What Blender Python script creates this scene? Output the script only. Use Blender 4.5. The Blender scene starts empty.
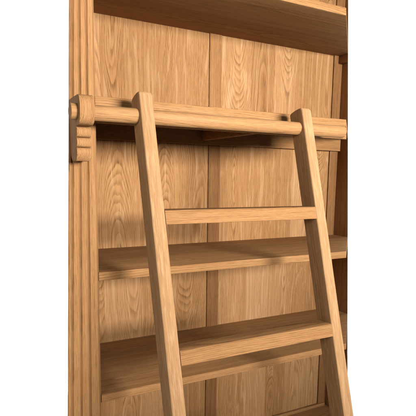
import bpy, bmesh, math, random
from mathutils import Vector, Matrix

# ---------------------------------------------------------------- camera, light
sc = bpy.context.scene
C = sc.collection
sc.view_settings.view_transform = 'Standard'
sc.view_settings.look = 'None'
sc.view_settings.exposure = 0.0
sc.view_settings.gamma = 1.0
sc.cycles.max_bounces = 8
sc.cycles.diffuse_bounces = 2

cam = bpy.data.cameras.new('camera')
cam_o = bpy.data.objects.new('camera', cam); C.objects.link(cam_o); sc.camera = cam_o
yaw, pitch, roll = 0.49858, 0.14504, 0.01414
f = Vector((math.sin(yaw)*math.cos(pitch), math.cos(yaw)*math.cos(pitch), -math.sin(pitch)))
r = Vector((math.cos(yaw), -math.sin(yaw), 0)); u = r.cross(f)
cr, sr = math.cos(roll), math.sin(roll)
r2 = r*cr + u*sr; u2 = u*cr - r*sr
cam_o.matrix_world = Matrix(((r2.x, u2.x, -f.x, -0.27947), (r2.y, u2.y, -f.y, -1.07356),
                             (r2.z, u2.z, -f.z, 0.22643), (0, 0, 0, 1)))
cam.sensor_width = 36
cam.lens = 465.61/416*36
cam.shift_x = -6.124/416
cam.shift_y = 36.812/416
cam.clip_start = 0.02; cam.clip_end = 200

w = bpy.data.worlds.new('World'); sc.world = w; w.use_nodes = True
bg = w.node_tree.nodes['Background']
bg.inputs[0].default_value = (1.0, 0.98, 0.95, 1); bg.inputs[1].default_value = 0.03

def area(name, loc, target, sx, sy, watts, col=(1, 1, 1), spread=180):
    l = bpy.data.lights.new(name, 'AREA'); l.shape = 'RECTANGLE'; l.size = sx; l.size_y = sy
    l.energy = watts; l.color = col; l.spread = math.radians(spread)
    o = bpy.data.objects.new(name, l); C.objects.link(o); o.location = loc
    o.rotation_euler = (Vector(target)-Vector(loc)).to_track_quat('-Z', 'Y').to_euler()
    return o
area('key_softbox', (0.86, -2.80, 0.63), (0.42, 0.0, 0.52), 1.00, 0.50, 41, (1.0, 0.96, 0.91), 60)
area('fill_softbox', (-2.3, -1.7, 0.85), (0.1, 0.0, 0.1), 1.1, 0.8, 40, (1.0, 0.91, 0.81))
area('backdrop_lamp_high', (2.4, 0.75, 2.6), (2.6, 3.0, 0.6), 4.6, 0.5, 190)
area('backdrop_lamp_low', (1.7, 0.9, -0.70), (2.0, 3.0, 0.1), 5.4, 0.3, 120)

# ---------------------------------------------------------------- materials
class NT:
    def __init__(self, m):
        self.t = m.node_tree; self.t.nodes.clear()
    def n(self, kind, ins=None, **kw):
        nd = self.t.nodes.new(kind)
        for k, v in kw.items(): setattr(nd, k, v)
        for k, v in (ins or {}).items():
            if hasattr(v, 'is_output'): self.t.links.new(v, nd.inputs[k])
            else: nd.inputs[k].default_value = v
        return nd
    def m(self, op, a, b=None, c=None):
        ins = {0: a}
        if b is not None: ins[1] = b
        if c is not None: ins[2] = c
        return self.n('ShaderNodeMath', ins, operation=op).outputs[0]
    def vm(self, op, a, b):
        return self.n('ShaderNodeVectorMath', {0: a, 1: b}, operation=op).outputs[0]
    def noise(self, vec, scale, detail=2, rough=.5, dist=0):
        return self.n('ShaderNodeTexNoise', {'Vector': vec, 'Scale': scale, 'Detail': detail, 'Roughness': rough, 'Distortion': dist}).outputs['Fac']
    def ramp(self, fac, stops, interp='LINEAR'):
        nd = self.n('ShaderNodeValToRGB', {0: fac}); cr_ = nd.color_ramp; cr_.interpolation = interp
        while len(cr_.elements) < len(stops): cr_.elements.new(.5)
        for e, (p, c) in zip(cr_.elements, stops):
            e.position = p; e.color = (c, c, c, 1) if isinstance(c, (int, float)) else (*c, 1)
        return nd.outputs[0]
    def mix(self, fac, a, b, mode='MIX'):
        nd = self.n('ShaderNodeMix', data_type='RGBA', blend_type=mode)
        for s, v in ((nd.inputs[0], fac), (nd.inputs[6], a), (nd.inputs[7], b)):
            if hasattr(v, 'is_output'): self.t.links.new(v, s)
            else: s.default_value = v if isinstance(v, (int, float)) else (*v, 1)
        return nd.outputs[2]

def oak():
    """solid oak: growth rings round a per-board pith, open pores, slow colour drift"""
    m = bpy.data.materials.new('oak'); m.use_nodes = True; t = NT(m)
    g = t.n('ShaderNodeAttribute', attribute_name='gco').outputs['Vector']
    tone = t.n('ShaderNodeAttribute', attribute_name='tone').outputs['Fac']
    wild = t.n('ShaderNodeAttribute', attribute_name='wild').outputs['Fac']
    # slow wander of the pith along the board -> cathedrals
    slow = t.vm('MULTIPLY', g, (3.0, 1.6, 3.0))
    wob = t.n('ShaderNodeTexNoise', {'Vector': slow, 'Scale': 1.0, 'Detail': 1.5, 'Roughness': .45}).outputs['Color']
    wob = t.vm('SUBTRACT', wob, (.5, .5, .5))
    wob = t.vm('MULTIPLY', wob, (.07, 0, .15))
    wob = t.vm('MULTIPLY', wob, t.n('ShaderNodeCombineXYZ', {0: wild, 1: wild, 2: wild}).outputs[0])
    med = t.vm('MULTIPLY', g, (30, 5, 30))
    wob2 = t.n('ShaderNodeTexNoise', {'Vector': med, 'Scale': 1.0, 'Detail': 2.0, 'Roughness': .5}).outputs['Color']
    wob2 = t.vm('MULTIPLY', t.vm('SUBTRACT', wob2, (.5, .5, .5)), (.0055, 0, .0055))
    p = t.vm('ADD', t.vm('ADD', g, wob), wob2)
    sx = t.n('ShaderNodeSeparateXYZ', {0: p})
    rad = t.m('SQRT', t.m('ADD', t.m('MULTIPLY', sx.outputs[0], sx.outputs[0]), t.m('MULTIPLY', sx.outputs[2], sx.outputs[2])))
    # ring width drifts with radius
    radn = t.m('ADD', rad, t.m('MULTIPLY', t.noise(t.n('ShaderNodeCombineXYZ', {0: t.m('MULTIPLY', rad, 60.0)}).outputs[0], 1.0, 1), .006))
    ringv = t.m('MULTIPLY', radn, 345.0)
    ring = t.m('FRACT', ringv)
    ringid = t.m('FLOOR', ringv)
    rnd = t.n('ShaderNodeTexWhiteNoise', {'W': ringid}, noise_dimensions='1D').outputs['Value']
    band = t.ramp(ring, [(0.0, .85), (.10, 1.0), (.32, .55), (.55, .15), (.88, 0.0), (1.0, .85)])
    band = t.m('MULTIPLY', band, t.m('MULTIPLY_ADD', rnd, .75, .35))
    # pores: short dark dashes along the grain, denser in the early wood
    fib = t.noise(t.vm('MULTIPLY', g, (420, 9, 420)), 1.0, 3, .65)
    fine = t.noise(t.vm('MULTIPLY', g, (680, 34, 680)), 1.0, 2, .65)
    pores = t.ramp(fine, [(.44, 0.0), (.62, 1.0)])
    pores = t.m('MULTIPLY', pores, t.m('MULTIPLY_ADD', band, .82, .18))
    streak = t.noise(t.vm('MULTIPLY', g, (70, 1.5, 70)), 1.0, 3, .6)
    patch = t.noise(t.vm('MULTIPLY', g, (9, 2.0, 9)), 1.0, 2, .5)
    col = t.mix(t.m('MULTIPLY', band, t.m('MULTIPLY_ADD', wild, .26, .38)), LIGHT, DARK)
    col = t.mix(t.m('MULTIPLY', t.ramp(fib, [(.35, 0.0), (.70, 1.0)]), .38), col, FIBRE)
    col = t.mix(t.m('MULTIPLY', t.ramp(streak, [(.40, 0.0), (.72, 1.0)]), .40), col, STREAK)
    col = t.mix(t.m('MULTIPLY', pores, .60), col, PORE)
    col = t.mix(t.m('MULTIPLY', t.ramp(patch, [(.35, 0.0), (.7, 1.0)]), .22), col, PATCH, 'MIX')
    cream = t.noise(t.vm('MULTIPLY', p, (120, 2.2, 120)), 1.0, 2, .5)
    col = t.mix(t.m('MULTIPLY', t.ramp(cream, [(.54, 0.0), (.68, 1.0)]), t.m('MULTIPLY_ADD', wild, .32, .05)), col, FLECK)
    # pale ray flecks on quartered boards
    fk = t.noise(t.vm('MULTIPLY', g, (240, 20, 240)), 1.0, 2, .55, .6)
    fk = t.m('MULTIPLY', t.ramp(fk, [(.48, 0.0), (.66, 1.0)]), t.n('ShaderNodeAttribute', attribute_name='fleck').outputs['Fac'])
    col = t.mix(fk, col, FLECK)
    # board tone: + paler, - browner
    dk = t.m('MAXIMUM', t.m('MULTIPLY', tone, -1.0), 0.0); lt = t.m('MAXIMUM', tone, 0.0)
    col = t.mix(dk, col, (.42, .34, .30), 'MULTIPLY')
    col = t.mix(lt, col, (.41, .270, .150))
    hgt = t.m('ADD', t.m('MULTIPLY', pores, -.6), t.m('ADD', t.m('MULTIPLY', band, -.35), t.m('MULTIPLY', fib, .35)))
    bump = t.n('ShaderNodeBump', {'Strength': .35, 'Distance': .0006, 'Height': hgt}).outputs[0]
    rough = t.m('ADD', t.m('MULTIPLY_ADD', band, .10, .56), t.m('MULTIPLY', pores, .15))
    b = t.n('ShaderNodeBsdfPrincipled', {'Base Color': col, 'Roughness': rough, 'Normal': bump, 'Specular IOR Level': .02})
    o = t.n('ShaderNodeOutputMaterial', {0: b.outputs[0]})
    return m
LIGHT = (.300, .163, .070); DARK = (.098, .039, .0125); FIBRE = (.160, .075, .0270)
STREAK = (.166, .072, .0250); PORE = (.042, .017, .0055); PATCH = (.204, .093, .034); FLECK = (.360, .234, .126)
OAK = oak()

def plain(name, col, rough):
    m = bpy.data.materials.new(name); m.use_nodes = True; t = NT(m)
    co = t.n('ShaderNodeTexCoord').outputs['Object']
    nz = t.noise(co, 3.0, 3)
    c = t.mix(t.m('MULTIPLY', nz, .04), col, (col[0]*.9, col[1]*.9, col[2]*.9))
    b = t.n('ShaderNodeBsdfPrincipled', {'Base Color': c, 'Roughness': rough, 'Specular IOR Level': .1})
    t.n('ShaderNodeOutputMaterial', {0: b.outputs[0]})
    return m
WHITE = plain('white_paper', (.92, .92, .92), .9)
FLOOR = plain('pale_floor', (.16, .15, .14), .8)

# ---------------------------------------------------------------- mesh helpers
rng = random.Random(7)
AX = {'x': (1, 0, 2), 'y': (0, 1, 2), 'z': (0, 2, 1)}    # (across, along, depth) axes per grain direction

def grain(bm, axis, tone=0.0, off=None, pith=None, wild=.25, lean=0.0, fleck=0.0):
    """write the wood coordinates of one board on every loop"""
    L = bm.loops.layers.float_vector.get('gco') or bm.loops.layers.float_vector.new('gco')
    T = bm.loops.layers.float.get('tone') or bm.loops.layers.float.new('tone')
    K = bm.loops.layers.float.get('wild') or bm.loops.layers.float.new('wild')
    F = bm.loops.layers.float.get('fleck') or bm.loops.layers.float.new('fleck')
    vs = [v.co for v in bm.verts]
    mid = Vector([(min(v[i] for v in vs)+max(v[i] for v in vs))/2 for i in range(3)])
    a = AX[axis]
    if pith is None: pith = (rng.uniform(-.03, .03), rng.choice((-1, 1))*rng.uniform(.03, .09))
    oy = rng.uniform(-40, 40) if off is None else off
    for fc in bm.faces:
        for lp in fc.loops:
            c = lp.vert.co.copy(); c.y -= lean*(c.z-mid.z)
            lp[L] = Vector((c[a[0]]-mid[a[0]]+pith[0], c[a[1]]+oy, c[a[2]]-mid[a[2]]+pith[1]))
            lp[T] = tone; lp[K] = wild; lp[F] = fleck
    return bm

def board(lo, hi, axis, tone=0.0, bev=.0015, seg=2, edges=None, **kw):
    bm = bmesh.new()
    bmesh.ops.create_cube(bm, size=1)
    for v in bm.verts:
        v.co = Vector([lo[i] + (v.co[i]+.5)*(hi[i]-lo[i]) for i in range(3)])
    if bev:
        es = [e for e in bm.edges if edges is None or edges(e)]
        bmesh.ops.bevel(bm, geom=es, offset=bev, segments=seg, profile=.5, affect='EDGES')
    return grain(bm, axis, tone, **kw)

def prism(pts, ax, a, b, axis, tone=0.0, bev=0, **kw):
    """polygon pts in the two axes other than ax, extruded from a to b"""
    bm = bmesh.new()
    def P(p, h):
        return {'x': (h, p[0], p[1]), 'y': (p[0], h, p[1]), 'z': (p[0], p[1], h)}[ax]
    A = [bm.verts.new(P(p, a)) for p in pts]; B = [bm.verts.new(P(p, b)) for p in pts]
    n = len(pts)
    caps = [bm.faces.new(A), bm.faces.new(B[::-1])]
    for i in range(n):
        bm.faces.new((A[i], B[i], B[(i+1) % n], A[(i+1) % n]))
    bmesh.ops.recalc_face_normals(bm, faces=bm.faces)
    if bev:
        bmesh.ops.bevel(bm, geom=[e for fc in caps for e in fc.edges], offset=bev, segments=2, profile=.5, affect='EDGES')
    return grain(bm, axis, tone, **kw)

def join(*bms):
    out = bmesh.new()
    out.loops.layers.float_vector.new('gco'); out.loops.layers.float.new('tone'); out.loops.layers.float.new('wild'); out.loops.layers.float.new('fleck')
    for b in bms:
        me = bpy.data.meshes.new('tmp'); b.to_mesh(me); b.free()
        out.from_mesh(me); bpy.data.meshes.remove(me)
    return out

# case cut short at right: boards sawn along a plane lined up with the camera
VIEW_CUT_P = Vector((.7247, 0.0, .733))
VIEW_CUT_N = ((Vector((.8203, 0, -.564))-VIEW_CUT_P).cross(Vector((1.0491, .281, .1442))-VIEW_CUT_P)).normalized()
if VIEW_CUT_N.x < 0: VIEW_CUT_N.negate()
def saw(bm):
    g = bm.verts[:]+bm.edges[:]+bm.faces[:]
    res = bmesh.ops.bisect_plane(bm, geom=g, plane_co=VIEW_CUT_P, plane_no=VIEW_CUT_N, clear_outer=True, dist=1e-6)
    es = [e for e in res['geom_cut'] if isinstance(e, bmesh.types.BMEdge)]
    if es:
        L = bm.loops.layers.float_vector['gco']; T = bm.loops.layers.float['tone']
        fs = bmesh.ops.holes_fill(bm, edges=es)['faces']
        for fc in fs:
            for lp in fc.loops:
                for o in lp.vert.link_loops:
                    if o.face not in fs: lp[L] = o[L]; lp[T] = o[T]; break
    return bm

def obj(name, bm, parent=None, mat=None, smooth=True):
    me = bpy.data.meshes.new(name); bm.to_mesh(me); bm.free()
    me.materials.append(mat or OAK)
    if smooth:
        me.polygons.foreach_set('use_smooth', [True]*len(me.polygons))
        me.set_sharp_from_angle(angle=math.radians(35))
    o = bpy.data.objects.new(name, me); C.objects.link(o)
    if parent:
        o.parent = parent; o.matrix_parent_inverse = Matrix.Translation(-parent.location)
    return o

def thing(name, label, cat, loc):
    o = bpy.data.objects.new(name, None); C.objects.link(o); o.location = loc
    o['label'] = label; o['category'] = cat
    return o

# ---------------------------------------------------------------- setting
ZF = -.86
bm = bmesh.new()
ys = []
for i in range(13):
    a = math.pi/2*i/12
    ys.append((2.4+.6*math.sin(a), ZF+.604-.6*math.cos(a)))
ys = [(-3.5, ZF+.004)] + ys + [(3.0, 4.0)]
A = [bm.verts.new((-5.0, y, z)) for y, z in ys]; B = [bm.verts.new((11.0, y, z)) for y, z in ys]
for i in range(len(ys)-1): bm.faces.new((A[i], B[i], B[i+1], A[i+1]))
bd = obj('backdrop', bm, mat=WHITE); bd['kind'] = 'structure'
bm = bmesh.new()
bm.faces.new([bm.verts.new(p) for p in ((-12, -12, ZF), (14, -12, ZF), (14, 14, ZF), (-12, 14, ZF))])
fl = obj('floor', bm, mat=FLOOR, smooth=False); fl['kind'] = 'structure'

# ---------------------------------------------------------------- bookcase
D = .35425; SIDE = 1.0485; TH = .0212
bc = thing('bookcase', 'tall open oak bookcase with fluted post and planked back behind the ladder', 'bookcase', (.4, .18, ZF))

# fluted post on the left
def post():
    fr = [0.0]
    def prof(xo):
        p = [(0, .056), (0, .004), (-.006, -.004)]
        for q in (.34, .61, .87):
            c = q*xo
            p += [(c+.0034, -.004), (c+.0017, -.0012), (c, .0004), (c-.0017, -.0012), (c-.0034, -.004)]
        p += [(xo+.0025, -.004), (xo, -.0015), (xo+.014, .056)]
        return p
    zt, zb = 1.05, ZF
    xo = lambda z: -.0535-(.593-z)*.0303
    bm = bmesh.new()
    xi = lambda z: -.0008-(.6-z)*.0026
    A = [bm.verts.new((x+xi(zt), y, zt)) for x, y in prof(xo(zt))]; B = [bm.verts.new((x+xi(zb), y, zb)) for x, y in prof(xo(zb))]
    n = len(A)
    bm.faces.new(A); bm.faces.new(B[::-1])
    for i in range(n): bm.faces.new((A[i], B[i], B[(i+1) % n], A[(i+1) % n]))
    bmesh.ops.recalc_face_normals(bm, faces=bm.faces)
    return grain(bm, 'z', -.05, pith=(.12, .12), wild=.12)
obj('post', post(), bc)
obj('side_panel', prism([(-.014, .0565), (.004, .0565), (.060, D), (.042, D)], 'z', ZF, 1.05, 'z', -.1), bc)
obj('side_panel', saw(board((SIDE, .0, ZF), (SIDE+.022, D+.012, 1.05), 'z', .0, pith=(.1, .12))), bc)

# planked back: boards of uneven width and tone either side of a centre stile
def planks(xs, tones, z0, z1, piths):
    return join(*[saw(board((xs[i], D, z0), (xs[i+1], D+.012, z1), 'z', tones[i], 0, pith=piths[i], wild=1.0)) for i in range(len(xs)-1)])
BAYS = [(.6917+TH, 1.05), (.4016, .6917), (0.0, .38), (-.306, -TH), (-.735, -.306-TH)]
def pick():                                    # plain-sawn figure or straight grain
    if rng.random() < .33: return (rng.choice((-1, 1))*rng.uniform(.09, .18), rng.choice((-1, 1))*rng.uniform(.04, .10))
    return (rng.uniform(-.025, .025), rng.choice((-1, 1))*rng.uniform(.035, .075))
XL = [.048, .105, .225, .340, .4690]
XR = [.5160, .635, .735, .830, .925, 1.0066]
for i, (z0, z1) in enumerate(BAYS):
    z0 -= .01; z1 += .01
    ti = [rng.uniform(-.26, .20) for _ in XL[1:]]; tr = [rng.uniform(-.26, .20) for _ in XR[1:]]
    pl = [pick() for _ in XL[1:]]; pr = [pick() for _ in XR[1:]]
    obj('back_panel', planks(XL, ti, z0+.001, z1-.001, pl), bc)
    obj('back_panel', planks(XR, tr, z0+.001, z1-.001, pr), bc)
    obj('back_stile', board((.4698, D-.004, z0+.002), (.5152, D+.013, z1-.002), 'z', -.36 if i < 2 else -.66, .0008, 1, pith=(.10, .13)), bc)
    obj('back_stile', saw(board((1.0074, D-.006, z0+.002), (SIDE, D+.013, z1-.002), 'z', -.62, .0012, 1, pith=(.10, .13))), bc)

obj('slit_blocker', saw(board((.046, D+.0134, ZF), (SIDE-.001, D+.018, 1.05), 'z', -.3, 0)), bc)  # added unseen behind the planks to stop light slits beside the stiles

# shelves
front = lambda e: all(v.co.y < .01 for v in e.verts) and abs(e.verts[0].co.x-e.verts[1].co.x) > .1
def shelf(zt, tone=-.08, y0=0.0, lab=None):
    b1 = board((-.003, y0, zt-TH), (1.06, .19, zt), 'x', tone, .0018, 2, front, pith=(.02, .05))
    b2 = board((.044, .19, zt-TH), (1.06, D-.0005, zt), 'x', tone-.05, 0, pith=(.0, -.07))
    return obj('shelf', saw(join(b1, b2)), bc)
shelf(1.05+TH)
shelf(.6917+TH)
shelf(.4016)
shelf(0.0)
shelf(-.306)
shelf(-.735)
obj('apron', saw(board((-.002, .0015, .3445), (1.06, .022, .4016-TH-.0005), 'x', -.05, .0012)), bc)
obj('shade_cleat', saw(board((.062, D-.020, .3330), (1.047, D-.0045, .4016-TH-.0005), 'x', -.15, .001)), bc)  # strip added to deepen the dark band under the rail shelf
obj('bearer', board((.432, .023, .3447), (.450, D-.025, .4016-TH-.0005), 'y', -.15, .0015), bc)
obj('side_cleat', saw(board((SIDE-.020, .0, .663), (SIDE-.0005, D-.007, .6917-.0005), 'y', -.2, .0015)), bc)
obj('skirting_strip', saw(board((.062, D-.014, -.7345), (1.04, D-.0005, -.722), 'x', .0, .0015)), bc)
obj('plinth', saw(board((-.002, .008, ZF), (1.06, .030, -.735-TH-.0005), 'x', -.1, .0015)), bc)

# ladder rail and its carved bracket
RY, RZ, RR = -.075, .3545, .0166
def rod(x0, x1, y, z, rad, seg=40):
    bm = bmesh.new(); rings = []
    st = [(x0, rad-.0006), (x0+.0006, rad), (x1-.0006, rad), (x1, rad-.0006)]
    for x, q in st:
        rings.append([bm.verts.new((x, y+q*math.cos(2*math.pi*k/seg), z+q*math.sin(2*math.pi*k/seg))) for k in range(seg)])
    for a, b in zip(rings, rings[1:]):
        for k in range(seg): bm.faces.new((a[k], b[k], b[(k+1) % seg], a[(k+1) % seg]))
    bm.faces.new(rings[0]); bm.faces.new(rings[-1][::-1])
    bmesh.ops.recalc_face_normals(bm, faces=bm.faces)
    return grain(bm, 'x', .06, pith=(.03, .06))
obj('ladder_rail', rod(-.0742, 0.6660, RY, RZ, RR), bc)
def bracket():
    p = [(-.0045, .3865), (-.012, .3885)]
    for k in range(0, 17):                     # squarish rounded head over the rail, down to the waist
        a = math.radians(90+180*k/16); c, q = math.cos(a), math.sin(a)
        p.append((RY-.002+.0265*math.copysign(abs(c)**.75, c), .3580+.0305*math.copysign(abs(q)**.75, q)))
    def roll(z0, z1, yb, d):
        return [(yb-d*math.sin(math.pi*t/8)**.6, z0+(z1-z0)*(.5-.5*math.cos(math.pi*t/8))) for t in range(9)]
    p += [(-.062, .3266)]
    p += roll(.3255, .3045, -.061, .0105)
    p += roll(.3040, .2840, -.060, .0100)
    p += roll(.2835, .2640, -.059, .0095)[:6]
    p += [(-.0625, .2600), (-.0575, .2560), (-.026, .2558), (-.017, .2580), (-.0095, .2635), (-.0045, .2720)]
    return prism(p, 'x', -.0605, -.0300, 'z', .02, .0016, pith=(.10, .10))
obj('rail_bracket', bracket(), bc)

# ---------------------------------------------------------------- ladder
A0, B0, DEP = -.07543, .27911, .05426
yf = lambda z: A0-B0*(.45-z)                   # front face of the stiles
lad = thing('library_ladder', 'leaning oak library ladder hung on the rail of the bookcase', 'ladder', (.3, yf(ZF), ZF))
LADDER_X = (.0687, .5103)
ZT, W = .411, .0307
def stile(x):
    hy = DEP*math.hypot(1, B0)                  # depth of the stile measured level
    p = []
    zb = ZF
    # side outline (y, z): level foot, arched top
    p += [(yf(zb), zb), (yf(zb)+hy, zb)]
    d = Vector((B0, 1)).normalized(); nrm = Vector((d.y, -d.x))
    top = Vector((yf(ZT), ZT))
    for t, drop in ((1, .0060), (.95, .0030), (.86, .0010), (.6, 0), (.36, .0004), (.20, .0016), (.09, .0036), (0, .0105)):
        q = top + nrm*(DEP*t) - d*drop          # eased back to front
        p.append((q.x, q.y))
    bm = prism(p, 'x', x, x+W, 'z', .05, 0, pith=(rng.uniform(-.01, .01), .05))
    es = []
    for e in bm.edges:
        a, b = e.verts
        if abs(a.co.x-b.co.x) < 1e-6: es.append(e)
    hi = [e for e in es if min(v.co.z for v in e.verts) > ZT-.03]
    lo = [e for e in es if e not in hi]
    bmesh.ops.bevel(bm, geom=es, offset=.0042, segments=4, profile=.5, affect='EDGES')
    return grain(bm, 'z', .22, pith=(.16, .05), wild=.12, lean=B0, fleck=.5)
for x in LADDER_X: obj('stile', stile(x), lad)
def rung(z):
    h = .0300
    y1 = yf(z); y0 = yf(z-h); dp = .044
    p = [(y1+.0006, z), (y1+dp, z), (y0+dp, z-h), (y0+.0006, z-h)]
    bm = prism(p, 'x', .0687+W+.0002, .5103-.0002, 'x', .04, 0, pith=(rng.uniform(-.01, .01), .06))
    es = [e for e in bm.edges if abs(e.verts[0].co.x-e.verts[1].co.x) > .1]
    bmesh.ops.bevel(bm, geom=es, offset=.0022, segments=3, profile=.5, affect='EDGES')
    return grain(bm, 'x', -.06, pith=(rng.uniform(-.01, .01), .06))
for z in (.1547, -.1298, -.4143, -.6988): obj('rung', rung(z), lad)
